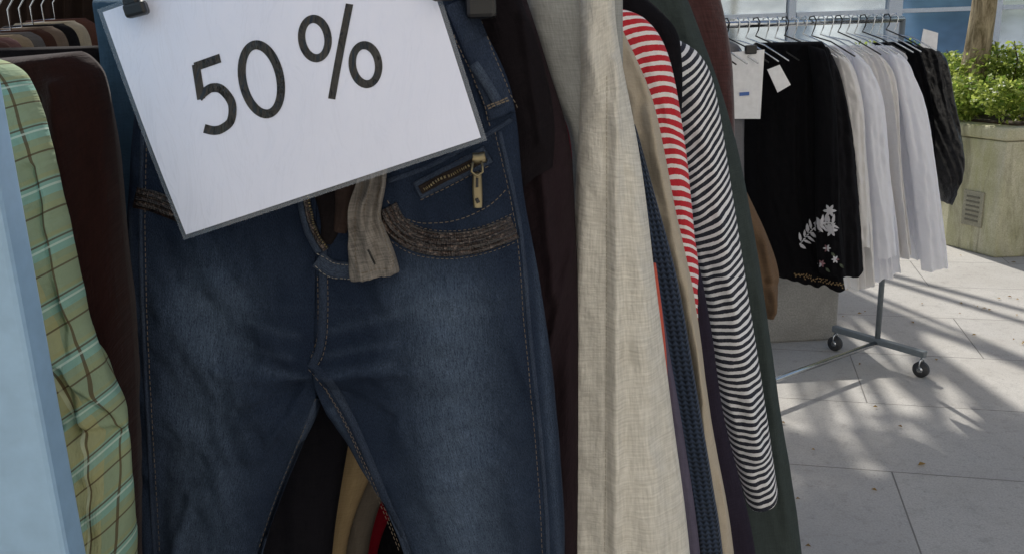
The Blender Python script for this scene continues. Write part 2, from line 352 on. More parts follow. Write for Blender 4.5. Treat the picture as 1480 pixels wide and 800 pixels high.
J.append(ribbon('fly_opening',[(470,235),(480,275),(480,315),(472,352)],lambda t:76-62*t,dark,on,.0012,24,bulge=.0005))
J.append(ribbon('fly_facing',[(500,240),(500,285),(492,335)],lambda t:40-22*t,fabric('brown_facing','3a2f2b'),on,.003,24,bulge=.003,rough=.002))
seam('fly_edge',[(432,262),(437,300),(446,335),(462,364)],10,m_den2,on,.003,24,fade=.3)
J.append(ribbon('fly_zip_tape',[(441,270),(448,310),(459,340),(472,360)],9,tape,on,.0045,24))
J.append(stitches('fly_zip_teeth',[[(443,272),(450,310),(461,338),(474,358)]],brass,on,2.2,1.8,.0013,.006,.001))
seam('fly_bottom_band',[(459,374),(480,388),(512,391)],24,m_den2,on,.003,20,bulge=.002,fade=.3)
J.append(stitches('fly_band_stitch',[[(460,364),(482,377),(510,380)],[(459,383),(480,399),(510,401)]],thread_w,on,4,2.5,lift=.006))
tabm=fabric('worn_grey_canvas','8a847d','474543',.4,600,big=.5)
J.append(ribbon('waist_tab',[(543,218),(538,262),(529,305),(534,350),(543,397)],lambda t:36+8*sm(0,.5,t)+26*sm(.5,.95,t),tabm,on,.010,60,k=14,bulge=.005,rough=.014))
tabo=J[-1]; bt=BVHTree.FromPolygons([tuple(v.co) for v in tabo.data.vertices],[tuple(q.vertices) for q in tabo.data.polygons])
on2=make_on([bt])
J.append(stitches('tab_stitch',[[(524,262),(514,310),(513,350),(518,392),(542,389),(568,383),(556,345),(545,300),(552,262)],[(538,230),(533,270),(524,310)]],thread,on2,4,2.5))
on3=make_on([bt],JY-.04)
J.append(stitches('buttonhole',[[(529,360),(534,372),(540,384)],[(534,358),(539,370),(545,382)]],thread_w,on3,2,.8,.0009,.0004))
J.append(ribbon('buttonhole_slit',[(532,361),(537,371),(542,382)],2.5,blackpl,on3,.0008,8,bulge=.0002))
for cu in (255,695):
    a=at(cu,-12,JY-.01); J.append(box('hanger_clip',a,(.028,.06,.05),blackpl,bev=.004))
J.append(tube('hanger_bar',[at(240,-30,JY),at(480,-42,JY),at(710,-34,JY)],.004,chrome))
hk=at(480,-42,JY)
J.append(tube('hanger_hook',[hk,hk+Vector((0,0,.05)),hk+Vector((.018,0,.07)),hk+Vector((.016,0,.095)),hk+Vector((-.004,0,.105)),hk+Vector((-.022,0,.095))],.002,chrome))
group('jeans',J)
# ------------------------------------------------------------ sale sign
def m_paper(name,h):
    s=NT(name,.6,.2); o=s.coord('Object'); f=s.noise(o,60,2); s.col(s.mix(f,C(h),tuple(x*.98 for x in C(h)[:3])+(1,)))
    wv=s.noise(o,9,3,.5,.5); rg=s.noise(s.coord('Object',(1,1,.3),(0,.5,0)),38,3,.6,1.5)
    s.b.inputs['Coat Weight'].default_value=1; s.b.inputs['Coat Roughness'].default_value=.05; s.b.inputs['Coat IOR'].default_value=1.42
    q=s.n('ShaderNodeBump'); q.inputs['Distance'].default_value=.02; q.inputs['Strength'].default_value=1
    s.t.links.new(s.math('ADD',wv,s.math('MULTIPLY',s.math('POWER',rg,3),1.2)),q.inputs['Height']); s.t.links.new(q.outputs[0],s.b.inputs['Coat Normal']); return s.m
pap=m_paper('laminated_paper','dde1f2'); ink=m_paper('laminated_ink','08080a')
def m_film():
    s=NT('laminate_film',.1,.8); s.col(C('9ba3ad')); s.b.inputs['Alpha'].default_value=.32; return s.m
SY=.815
TL=at(140,14,SY+.012); BL=at(266,347,SY-.01); BR=at(704,203,SY-.008)
ex=(BR-BL).normalized(); nrm=ex.cross((TL-BL)).normalized(); ey=nrm.cross(ex).normalized()
if ey.z<0: ey=-ey
W=(BR-BL).length; H=(TL-BL).dot(ey); skew=(TL-BL).dot(ex)
def sp(a,b,off=0):
    x=a*W+skew*b*(1-a*.55); y=b*H; cur=.006*math.sin(a*3.1+.4)*math.sin(b*2.6+.2)+.0015*math.sin(a*9+b*4)
    nn=nrm if nrm.y<0 else -nrm
    return BL+ex*x+ey*y+nn*(off+cur)
def sheet(name,a0,a1,b0,b1,off,mat,n=40):
    vs=[sp(a0+(a1-a0)*i/n,b0+(b1-b0)*j/n,off) for j in range(n+1) for i in range(n+1)]
    fs=[(j*(n+1)+i,j*(n+1)+i+1,(j+1)*(n+1)+i+1,(j+1)*(n+1)+i) for j in range(n) for i in range(n)]
    return mk(name,vs,fs,mat)
SG=[sheet('film',0,1,0,1,0,m_film()),sheet('paper',.015,.985,.019,.981,.0012,pap)]
def inv(u,v):   # sign coordinates under a printed mark
    d=ray(u,v); nn=nrm; t=(BL-EYE).dot(nn)/d.dot(nn); P=EYE+d*t-BL; b=P.dot(ey)/H; x=P.dot(ex); 
    a=(x-skew*b)/(W-.55*skew*b); return a,b
def strokes(name,paths,cu,cv,gw,gh,wd,closed):
    ca,cb=inv(cu,cv); vs=[];fs=[]
    for path,cl_ in zip(paths,closed):
        n=64; pts=[cr(path,i/n) if not cl_ else path(i/n) for i in range(n+1)]
        pts=[(x*gw,y*gh) for x,y in pts]
        for i,(x,y) in enumerate(pts):
            a=pts[max(0,i-1)] if not cl_ else pts[(i-1)%n]; b=pts[min(n,i+1)] if not cl_ else pts[(i+1)%n]
            dx,dy=b[0]-a[0],b[1]-a[1]; L=math.hypot(dx,dy); nx,ny=-dy/L*wd/2,dx/L*wd/2
            for q in (-1,0,1):
                lx,ly=x+nx*q,y+ny*q; bb=cb+ly/H; X=(ca*(W-.55*skew*cb)+skew*cb)+lx+ly*.12; aa=(X-skew*bb)/(W-.55*skew*bb); vs.append(sp(aa,bb,.0017))
        base=len(vs)-3*(n+1)
        for i in range(n):
            for q in (0,1): a=base+i*3+q; fs.append((a,a+1,a+4,a+3))
    return mk(name,vs,fs,ink,None,False)
sc=.000625; ww=.0076
five=[[(.42,.46),(0,.46),(-.32,.46)],[(-.27,.49),(-.31,.25),(-.35,.01)],[(-.40,.04),(-.2,.09),(.02,.11),(.26,.04),(.43,-.18),(.30,-.40),(.02,-.47),(-.22,-.46),(-.46,-.39)]]
ell=lambda cx,cy,rx,ry:(lambda t:(cx+rx*math.cos(2*math.pi*t),cy+ry*math.sin(2*math.pi*t)))
SG+=[strokes('digit_five',five,312,139,54*sc,100*sc,ww,(0,0,0)),
 strokes('digit_zero',[ell(0,0,.43,.46)],381,116,64*sc,104*sc,ww,(1,)),
 strokes('percent_mark',[ell(-.30,.24,.18,.23),ell(.30,-.24,.18,.23),[(.26,.5),(0,0),(-.26,-.5)]],494,76,104*sc,116*sc,.0068,(1,1,0))]
for (cu,cv) in ((197,14),):
    P=at(cu,cv,SY-.004); SG.append(box('clip_jaw',P,(.020,.012,.012),blackpl,bev=.003,rot=(0,-.2,0)))
    SG.append(box('clip_body',P+Vector((-.004,.004,.014)),(.014,.014,.026),blackpl,bev=.003))
SG.append(box('clip_jaw_right',at(640,-12,SY-.004),(.020,.012,.016),blackpl,bev=.003))
group('sale_sign',SG)
# ------------------------------------------------------------ near garments (right)
def G(name,L,R,y,th,mat,**k): return garment(name,L,R,y,th,mat,**k)
black_t=fabric('black_wool','17161a','0a0a0c'); 
G('plum_trousers',[(640,-20),(650,100),(680,260),(700,500),(700,800),(690,1100)],[(755,-20),(790,90),(822,200),(832,330),(836,520),(836,1100)],.965,.05,fabric('plum_twill','2c2226','1a1517',.3,600),seed=11,rnd=.2,ridges=[((760,20),(800,420),8,.01)])
bt_,btT=G('black_trousers',[(640,-20),(660,60),(680,160),(700,230),(700,300)],[(745,-20),(770,40),(790,110),(802,180),(800,240)],.945,.03,fabric('black_twill','1c181b','0f0d10'),seed=12,rnd=.2,nv=60,ridges=[((755,20),(780,200),7,.006)])
G('grey_linen_jacket',[(752,-30),(775,60),(800,140),(826,215),(828,420),(826,900)],[(900,-30),(900,60),(900,140),(900,215),(900,420),(900,900)],1.0,.04,fabric('grey_linen','9fa09d','7d7e7b',.35,700),seed=13,amp=.006)
blz=fabric('oatmeal_wool','d6d2c8','a8a49a',.34,420,bump=.0010)
bz,bzT=G('beige_blazer',[(836,-30),(838,100),(834,215),(826,420),(817,620),(808,800),(796,1120)],[(886,-30),(893,60),(925,230),(949,420),(972,600),(997,800),(1020,1120)],.985,.07,blz,seed=14,amp=.007,freq=8,rnd=.35,nu=70,nv=180,
  ridges=[((884,90),(884,800),9,.010),((860,300),(850,800),18,-.007),((915,300),(940,800),20,.007),((872,150),(872,800),5,-.004),((840,60),(880,180),12,.007),((900,500),(960,640),14,-.004)],wr=.0028)
onz=make_on([bzT]); sq=stitches('edge_stitch',[[(877,110),(877,400),(876,600),(874,798)]],plain('oatmeal_thread','a39c8c',.9),onz,6,2,.0004,.0004,.0003); sq.parent=bz
G('slate_blouse',[(925,380),(940,500),(950,620),(965,800),(985,1050)],[(947,380),(966,500),(990,640),(1012,800),(1030,1050)],1.03,.03,fabric('slate_cotton','5b5666','474453'),seed=15)
G('coral_top',[(925,380),(935,500),(945,640)],[(948,380),(962,500),(968,640)],1.015,.02,fabric('coral_jersey','c8604f'),seed=16,nv=40)
G('navy_knit_cardigan',[(900,180),(918,260),(935,400),(960,560),(985,700),(1000,800),(1010,1050)],[(918,180),(940,260),(978,400),(1006,560),(1030,700),(1044,800),(1062,1050)],1.05,.04,knit('navy_knit','2a3444'),seed=17,amp=.006,nu=50,nv=200)
G('khaki_raincoat',[(880,40),(895,150),(915,300),(940,460),(960,620),(980,800),(990,1100)],[(898,40),(944,150),(975,300),(1003,430),(1026,600),(1060,800),(1080,1100)],1.09,.05,fabric('khaki_poplin','b3a897','958b7a',.2,800),seed=18,amp=.016,freq=26,wr=.006,nu=70,ridges=[((930,160),(1010,560),8,.010),((915,200),(990,600),10,-.008)])
redm=striped('red_white_jersey','c01828','eee8e6',.0132,.60,.10)
G('red_striped_shirt',[(820,40),(845,62),(880,110),(925,200),(950,330),(960,440),(960,900)],[(884,12),(932,28),(966,82),(988,200),(1002,330),(1010,440),(1012,900)],1.16,.06,redm,seed=19,amp=.008,bow=-.012,nu=60,nv=200,rnd=.45,wr=.004,cap=.1)
G('plum_cardigan',[(960,380),(980,480),(990,600),(1010,800),(1020,1050)],[(1010,380),(1028,480),(1046,600),(1092,800),(1110,1050)],1.17,.05,fabric('aubergine_knit','2c2733','1d1a23'),seed=20)
nvm=striped('navy_white_jersey','161c2b','e2e2e5',.0112,.55,.05)
G('navy_striped_shirt',[(950,66),(956,110),(975,200),(995,330),(1015,460),(1045,600),(1080,728)],[(972,54),(1010,78),(1033,130),(1058,280),(1083,440),(1106,590),(1122,704)],1.24,.06,nvm,seed=21,amp=.009,nu=60,nv=220,rnd=.5,bow=.006,freq=18,wr=.004,ridges=[((1030,300),(1090,640),10,.006)],cap=.1)
G('black_knit_top',[(860,-10),(880,40),(900,90),(900,160)],[(930,-6),(975,40),(985,90),(985,160)],1.2,.05,black_t,seed=22,nv=50)
gm=fabric('charcoal_green_wool','3d4544','2b3231',.25,600)
G('green_coat',[(900,-40),(905,40),(930,200),(960,400),(990,600),(1010,800),(1020,1150)],[(975,-40),(1008,40),(1056,180),(1093,360),(1122,560),(1158,800),(1180,1150)],1.33,.08,gm,seed=23,amp=.012,nu=50,wr=.004,ridges=[((1060,200),(1130,760),8,.008)])
G('maroon_jumper',[(930,-40),(950,20),(970,100),(990,200)],[(1030,-40),(1046,20),(1058,100),(1062,240)],1.5,.06,fabric('maroon_mohair','4c3130','301f1f',.4,300,sheen=.3),seed=24)
G('tan_jacket',[(1010,200),(1030,330),(1055,410),(1075,455)],[(1070,260),(1106,335),(1124,395),(1115,452)],1.5,.05,fabric('tan_suede','6a5644','4d3f34'),seed=25,nv=60,amp=.016,wr=.005,ridges=[((1095,340),(1112,440),6,.01),((1100,400),(1124,410),5,-.008)])
G('charcoal_trousers',[(330,200),(350,500),(370,800),(380,1100)],[(500,200),(520,500),(480,800),(470,1100)],1.0,.04,fabric('charcoal','1e1d22','121216'),seed=30,nv=60,ridges=[((440,500),(430,800),16,.008)])
G('olive_trousers',[(420,300),(450,600),(455,800),(460,1100)],[(560,300),(560,600),(500,800),(500,1100)],1.06,.04,fabric('camel_wool','a8926e','887455'),seed=31,nv=60)
G('taupe_trousers',[(440,300),(470,600),(480,800),(480,1100)],[(600,300),(590,600),(532,800),(530,1100)],1.1,.04,fabric('taupe_wool','6b6359','585149'),seed=32,nv=60)
G('crimson_dress',[(400,300),(430,600),(460,800),(470,1100)],[(640,300),(640,600),(545,800),(545,1100)],1.16,.04,fabric('crimson','7c1222','5a0e18'),seed=33,nv=60)
G('black_dress',[(300,0),(300,400),(300,800),(300,1100)],[(740,0),(840,300),(840,800),(840,1100)],1.24,.06,black_t,seed=34,nv=60,amp=.015)
# ------------------------------------------------------------ left garments
pm=plaid()
G('plaid_shirt',[(-170,70),(-180,160),(-140,300),(-100,420),(-60,540),(-20,640),(20,760),(50,1000)],[(-12,84),(34,112),(66,200),(92,320),(118,440),(156,545),(187,640),(190,1000)],.74,.06,pm,seed=40,nu=120,nv=220,amp=.015,freq=22,rnd=.2,diag=-2.5,tf=2.4,wr=.006,cap=.12,ridges=[((20,180),(90,560),11,.014),((60,240),(130,600),8,-.011),((40,480),(110,800),12,.014),((90,480),(185,600),6,.010),((100,590),(180,620),7,-.009),((120,600),(150,800),8,.011)])
G('brown_jacket',[(-60,90),(-60,200),(0,400),(60,560),(90,760),(100,1100)],[(118,74),(150,108),(166,200),(180,360),(196,560),(205,1100)],.86,.07,fabric('dark_brown_velour','2a1714','180d0d',.3,500,sheen=.1),seed=42,amp=.016,ridges=[((110,120),(150,560),10,.012),((80,140),(120,500),9,-.01)])
G('dark_coat',[(-20,70),(10,120),(20,300),(20,700)],[(150,66),(166,110),(180,300),(200,700)],1.0,.06,fabric('charcoal_brown','1f1a1a','131011'),seed=43)
G('blue_shirt',[(135,0),(150,100),(165,250),(185,420)],[(200,0),(210,100),(230,250),(250,420)],.98,.03,fabric('slate_blue_cotton','3c5263','2e4250'),seed=44,nv=50)
fabs=[('brown','5c4038'),('rose','7c5c58'),('beige','a08c72'),('grey','6b6663'),('chestnut','4b332a'),('taupe','7a6a5c'),('black','1b1a1c'),('cream','b0a590')]
for i in range(9):
    yy=1.35+i*.13; u0=-70+i*16; nm,hh=fabs[i%8]
    G('hanging_blouse' ,[(u0-20,62-i*4),(u0-60,100),(u0-60,300),(u0-60,600)],[(u0+66,58-i*4),(u0+92,95-i*3),(u0+100,300),(u0+100,600)],yy,.05,fabric(nm+'_fabric',hh,k=.7),seed=50+i,nv=60,nu=30,cap=.03)
    h=at(u0+22,60-i*4,yy)
    tube('coat_hanger',[h+Vector((-.14,0,-.03)),h+Vector((-.05,0,-.002)),h,h+Vector((0,0,.04)),h+Vector((.015,0,.06)),h+Vector((.013,0,.082)),h+Vector((-.004,0,.09)),h+Vector((-.018,0,.08))],.0018,chrome,6)
G('shade_backdrop',[(-80,-60),(-80,300),(-80,700)],[(330,-60),(330,300),(330,700)],2.6,.1,fabric('shade_brown','2a211d','1c1715'),seed=70,nv=60,nu=60,ridges=[((40+k*26,-60),(44+k*26,300),8,.05) for k in range(9)])  # brownish shade behind the blouses, built as a dark pleated sheet
pe=at(0,290,.60); pw=.5
box('display_panel',Vector((pe.x-pw/2+.0,.615,1.0)),(pw,.03,2.0),plain('pale_blue_paint','93b3ce',.4),bev=.004)
# racks
def rack(name,A,B,h,mat,footdir,half=.24,low=True,arm=None):
    A=Vector(A);B=Vector(B); o=[]
    o.append(tube('rail',[A+Vector((0,0,h)),B+Vector((0,0,h))],.0125,chrome,12))
    if arm: o.append(tube('arm',[A+Vector((0,0,h)),Vector(arm)],.010,chrome,12))
    for k,Q in enumerate((A,B)):
        o.append(tube('upright_%d'%k,[Q+Vector((0,0,.11)),Q+Vector((0,0,h))],.0125,mat,12))
        e=Vector(footdir).normalized()
        o.append(box('foot_%d'%k,Q+Vector((0,0,.11)),(half*2,.03,.03),mat,math.atan2(e.y,e.x),.004))
        for sg in(-1,1):
            c=Q+e*half*.94*sg; ax=Vector((-e.y,e.x,0))
            o.append(tube('caster_wheel',[c+ax*-.011+Vector((0,0,.036)),c+ax*.011+Vector((0,0,.036))],.036,rubber,20))
            o.append(tube('caster_hub',[c+ax*-.014+Vector((0,0,.036)),c+ax*.014+Vector((0,0,.036))],.014,chrome,12))
            for q in(-1,1): o.append(tube('caster_fork',[c+ax*q*.017+Vector((0,0,.036)),c+ax*q*.015+Vector((0,0,.075)),c+Vector((0,0,.092))],.004,chrome,6))
    if low: o.append(tube('base_bar',[A+Vector((0,0,.10)),B+Vector((0,0,.10))],.012,chrome,12))
    return group(name,o,A)
rack('clothing_rack',(-.28,1.32,0),(.33,1.78,0),1.72,greypaint,(.3,-.95,0),arm=(-.18,.86,1.72))
rack('clothing_rack',(-.95,.75,0),(-.75,2.9,0),1.70,greypaint,(1,-.1,0))
PE=ground(1268,492,.11); PN=ground(1125,543,.11)
dr=(PE-PN); dr.z=0; dr.normalize(); E=Vector((PE.x,PE.y,0)); A=E-dr*1.5
rh=at(1300,28,E.y).z
rack('clothing_rack',A,E,rh,greypaint,(dr.y,-dr.x,0))
# far garments
white=fabric('white_cotton','f6f7fc','e8e9f2',.12,700,trans=.30,big=.05); off=fabric('ivory_cotton','f0eeed','e0ddda',.2,700,trans=.25,big=.06)
blk=fabric('black_crepe','101013','070709',.2,600)
kb=dict(nu=60,nv=120,tf=1.3,freq=22,wr=.006,hem=.03,diag=2)
bo,bT=G('black_embroidered_tunic',[(1092,62),(1072,84),(1066,180),(1070,290),(1090,360),(1108,392)],[(1188,60),(1198,90),(1200,180),(1204,290),(1212,360),(1220,418)],(3.4,3.28),.12,blk,seed=80,amp=.016,**kb)
def slv(par,L,R,Y,mat,seed):
    o,T=G('sleeve',L,R,Y,.07,mat,seed=seed,nu=24,nv=60,amp=.014,freq=26,wr=.006,rnd=.5,hem=.01); o.parent=par; return T
sT=slv(bo,[(1168,66),(1178,150),(1178,270),(1180,350),(1184,394)],[(1192,72),(1206,140),(1212,270),(1218,350),(1222,398)],3.22,blk,180)
G('black_cardigan',[(1150,64),(1150,120),(1160,240),(1170,400)],[(1196,68),(1216,120),(1238,240),(1246,392)],(3.5,3.40),.1,fabric('soft_black_knit','222226','141416'),seed=81,amp=.016,**kb)
f1,_=G('floral_blouse',[(1170,66),(1180,120),(1200,240),(1215,416)],[(1204,66),(1236,110),(1252,240),(1262,406)],(3.62,3.50),.1,off,seed=82,amp=.030,**kb)
slv(f1,[(1205,75),(1218,150),(1226,260),(1232,350)],[(1228,92),(1246,150),(1252,260),(1256,356)],3.42,off,182)
f2,_=G('white_blouse',[(1190,66),(1200,120),(1220,240),(1240,405)],[(1222,66),(1262,112),(1282,240),(1300,388)],(3.72,3.6),.1,white,seed=83,amp=.034,**kb)
slv(f2,[(1232,76),(1246,150),(1256,260),(1266,372)],[(1256,96),(1276,150),(1286,260),(1294,366)],3.54,white,183)
f3,_=G('white_shirt',[(1210,66),(1230,120),(1250,240),(1270,374)],[(1250,66),(1290,110),(1302,240),(1316,366)],(3.82,3.7),.1,off,seed=84,amp=.034,**kb)
f4,_=G('white_linen_shirt',[(1230,66),(1250,120),(1280,240),(1300,372)],[(1272,66),(1316,100),(1336,230),(1350,360)],(3.92,3.78),.12,white,seed=85,amp=.034,**kb)
slv(f4,[(1284,74),(1302,150),(1318,260),(1332,390)],[(1308,88),(1336,150),(1354,260),(1370,384)],3.70,white,185)
G('white_lace_top',[(1250,66),(1280,120),(1290,200),(1300,300)],[(1290,66),(1328,100),(1340,200),(1346,300)],(4.0,3.9),.1,white,seed=86,amp=.02,**kb)
G('black_leather_jacket',[(1280,62),(1290,110),(1310,180),(1340,250),(1350,288)],[(1336,66),(1364,84),(1378,150),(1390,235),(1366,292)],(4.05,3.95),.14,(lambda s:(s.col(C('111113')),s.bump(s.noise(s.coord('UV',(1,1,1)),25,4),.02,.6),s.m)[-1])(NT('black_leather',.38,.5)),seed=87,amp=.025,**kb)
G('black_vest',[(1260,62),(1280,110),(1300,180),(1310,250)],[(1312,60),(1330,80),(1345,150),(1350,240)],(4.0,3.86),.1,blk,seed=88,amp=.02,**kb)
# garments added behind the near rack so their shadow covers the paving
for k,(u1,u2,nm,hh) in enumerate([(960,1075,'added_grey_cardigan','6c6c70'),(900,1020,'added_olive_blouse','5f6248'),(840,960,'added_navy_dress','20283c'),(780,900,'added_burgundy_blouse','4f2029')]):
    G(nm,[(u1+20,62),(u1,90),(u1,240),(u1+10,430)],[(u2-20,60),(u2,88),(u2,240),(u2+8,430)],3.22-k*.12,.12,fabric(nm+'_cloth',hh),seed=120+k,amp=.016,**kb)
onb=make_on([bT,sT]); vs=[];fs=[];mi=[]
def leaf(u,v,ang,l,wd,m):
    pts=[(0,0),(l*.35,wd),(l*.75,wd*.7),(l,0),(l*.75,-wd*.7),(l*.35,-wd)]; i=len(vs); tmp=[]
    for a,b in pts:
        h=onb(u+a*math.cos(ang)-b*math.sin(ang),v+a*math.sin(ang)+b*math.cos(ang))
        if not h: return
        tmp.append(h[0]+Vector((0,-.009,0)))
    vs.extend(tmp); fs.append(tuple(range(i,i+6))); mi.append(m)
for k in range(20):
    t=k/19; u=1154+48*t; v=352-16*math.sin(t*2.6)-20*t; leaf(u,v,-.4-1.1*(1 if k%2 else -1)+random.uniform(-.3,.3),random.uniform(11,17),random.uniform(1.8,2.8),0); leaf(u,v,-.4,5,.9,0)
for (fx,fy) in ((1198,304),(1184,322),(1200,332)):
    for q in range(6): leaf(fx,fy,q*1.047,10,2.4,0)
for (fx,fy) in ((1194,358),(1206,374),(1186,380)):
    for q in range(6): leaf(fx,fy,q*1.047,6,1.5,random.choice([0,0,1]))
    leaf(fx+6,fy+6,.8,9,2,3)
for k in range(60):
    u=1146+76*k/59; leaf(u,396+(u-1150)*.22+random.uniform(-3,3),random.uniform(-1.6,1.6),3,.9,2)
e=mk('embroidery',vs,fs,None,None,False,[plain('silver_thread','b9b9bf',.6),plain('rose_thread','7d5a60',.8),plain('gold_thread','756040',.6),plain('green_thread','4a5242',.8)],mi); e.parent=bo
def card(name,quad,Y,mat):
    v=[at(a,b,Y) for a,b in quad]; v2=[q+Vector((0,.003,0)) for q in v]
    return mk(name,v+v2,[(0,1,2,3),(7,6,5,4),(0,4,5,1),(1,5,6,2),(2,6,7,3),(3,7,4,0)],mat,None,False)
wc=plain('white_card','e0e1e4',.5); bl=plain('blue_print','3d64a8',.5)
group('price_sign',[card('card',[(1056,76),(1105,72),(1099,172),(1058,172)],3.15,wc),card('print',[(1069,134),(1083,133),(1083,138),(1069,139)],3.146,bl),box('clip',at(1085,72,3.15),(.04,.02,.03),blackpl,bev=.004)])
card('price_tag',[(1109,101),(1127,94),(1143,123),(1124,134)],3.15,wc)
card('price_tag',[(1335,42),(1356,48),(1354,72),(1330,68)],3.85,wc)
for k in range(26):
    t=.06+.9*k/25; b=A.lerp(E,t)+Vector((0,0,rh)); nd=Vector((dr.y,-dr.x,0)); sz=random.uniform(-.01,.01)
    q=[b+nd*-.018+Vector((0,0,.004)),b+nd*-.012+Vector((0,0,.02)),b+nd*.006+Vector((0,0,.022)),b+nd*.018+Vector((0,0,.006)),b+nd*.012+Vector((0,0,-.022)),b+Vector((0,0,-.05+sz))]
    h1=tube('coat_hanger',q+[b+nd*.09+Vector((0,0,-.075)),b+nd*.2+Vector((0,0,-.13))],.0028,chrome if k%3 else blackpl,6)
# ------------------------------------------------------------ stone bench
def m_gran(name,h,moss=0):
    s=NT(name,.9,.2); o=s.coord('Object'); f=s.noise(o,120,4,.7); g=s.noise(o,3,6,.7,.4); a=C(h)
    c=s.mix(s.ramp(f,.35,.65),tuple(x*.65 for x in a[:3])+(1,),a); c=s.mix(s.math('MULTIPLY',s.ramp(g,.4,.65),.6),c,tuple(x*.5 for x in a[:3])+(1,))
    if moss:
        c=s.mix(s.math('MULTIPLY',s.ramp(s.noise(s.coord('Object',(1,1,.35)),2.5,5,.7,.5),.35,.65),moss),c,C('8a8b40'))
        c=s.mix(s.math('MULTIPLY',s.ramp(s.noise(s.coord('Object',(1,1,.12)),9,5,.7,.5),.5,.68),.6),c,C('4d4a34'))
    s.col(c); s.bump(f,.003,.6); return s.m
gb=ground(1216,500); 
box('stone_bench',Vector((gb.x-.55,gb.y+.32,.24)),(1.1,.5,.48),m_gran('granite','a2a19d'),.05,.012)
# ------------------------------------------------------------ planter
c0=ground(1366,354); c1=ground(1437,373); c0=Vector((c0.x,c0.y,0)); c1=Vector((c1.x,c1.y,0))
ph=at(1437,186,c1.y).z
outer=[(c0.x,c0.y),(c1.x,c1.y),(c1.x+2.2,c1.y+.12),(c1.x+3.0,c1.y+.9),(c1.x+3.0,c1.y+2.6),(c0.x,c1.y+2.8)]
cx=sum(a for a,b in outer)/6; cy=sum(b for a,b in outer)/6
conc=m_gran('mossy_concrete','d0ccb4',.55)
PL=[prism('wall_body',outer,0,ph-.09,conc,.015)]
PL.append(prism('rim',[(cx+(a-cx)*1.006,cy+(b-cy)*1.006) for a,b in outer],ph-.087,ph,conc,.02))
PL.append(prism('soil',[(cx+(a-cx)*.92,cy+(b-cy)*.92) for a,b in outer],ph-.05,ph+.01,plain('soil','3a2c20',.95),0))
fd=(c1-c0).normalized(); pc=c0.lerp(c1,.5)
PL.append(box('vent_plate',Vector((pc.x,pc.y,.30))+Vector((fd.y,-fd.x,0))*.004,(.17,.012,.24),m_gran('vent_concrete','a8a592'),math.atan2(fd.y,fd.x),.003))
for k in range(6): PL.append(box('vent_slot_%d'%k,Vector((pc.x,pc.y,.22+k*.032))+Vector((fd.y,-fd.x,0))*.011,(.11,.006,.012),plain('vent_dark','6b685c',.9),math.atan2(fd.y,fd.x),0))
group('concrete_planter',PL,c0)
# ------------------------------------------------------------ foliage
def m_leaf(name,ha,hb):
    s=NT(name,.45,.4); g=s.n('ShaderNodeNewGeometry'); c=s.mix(g.outputs['Random Per Island'],C(ha),C(hb)); s.col(c); s.translucent(.5); return s.m
def leaves(name,clumps,count,size,mat,squash=1):
    rnd=random.Random(len(clumps)*13+count); vs=[];fs=[]
    for k in range(count):
        c,rad=clumps[rnd.randrange(len(clumps))]
        d=Vector((rnd.gauss(0,1),rnd.gauss(0,1),rnd.gauss(0,1))).normalized()*rad*rnd.uniform(.35,1)**.6; d.z*=squash
        P=Vector(c)+d; a=Vector((rnd.gauss(0,1),rnd.gauss(0,1),rnd.gauss(0,.6))).normalized(); n=Vector((rnd.gauss(0,.7),rnd.gauss(0,.7),1)).normalized(); b=a.cross(n).normalized(); l=size*rnd.uniform(.6,1.3)
        i=len(vs); vs+=[P,P+a*l*.4+b*l*.32+n*l*.06,P+a*l,P+a*l*.4-b*l*.32+n*l*.06]; fs+=[(i,i+1,i+2),(i,i+2,i+3)]
    return mk(name,vs,fs,mat,None,False)
lm=m_leaf('shrub_leaf','4f7022','bcc867'); lt=m_leaf('tree_leaf','4f7028','7f9636')
rn=random.Random(3); cl=[]
for k in range(95):
    x=c0.x+.05+rn.random()**1.5*3.6; y=c1.y+.2+rn.random()*2.2; cl.append(((x,y,ph+.05+rn.random()*.34),rn.uniform(.09,.19)))
for k in range(30): 
    x=c0.x+.02+k*.09; cl.append(((x,(c0.y-(c0.y-c1.y)*min(1,(x-c0.x)/(c1.x-c0.x)))+.12+rn.random()*.15,ph+.06+rn.random()*.14),.13))
sh=leaves('leaf_mass',cl,36000,.042,lm)
st=[]
for c,rad in cl[:30]: st.append(tube('stem',[(c[0],c[1]+.05,ph-.02),(c[0]+.02,c[1],c[2]),(c[0]-.02,c[1],c[2]+rad)],[.008,.006,.003],plain('twig_bark','4d4030',.9) if not st else st[0].data.materials[0],5))
group('shrub',[sh]+st)
def m_bark():
    s=NT('bark',.95,.1); o=s.coord('Object',(1,1,.25)); f=s.noise(o,26,6,.7,.6); g=s.noise(s.coord('Object'),5,3)
    c=s.mix(s.ramp(f,.35,.65),C('5c4e3e'),C('c0b096')); c=s.mix(s.math('MULTIPLY',g,.4),c,C('7d7a58')); s.col(c); s.bump(f,.02,.8); return s.m
bark=m_bark()
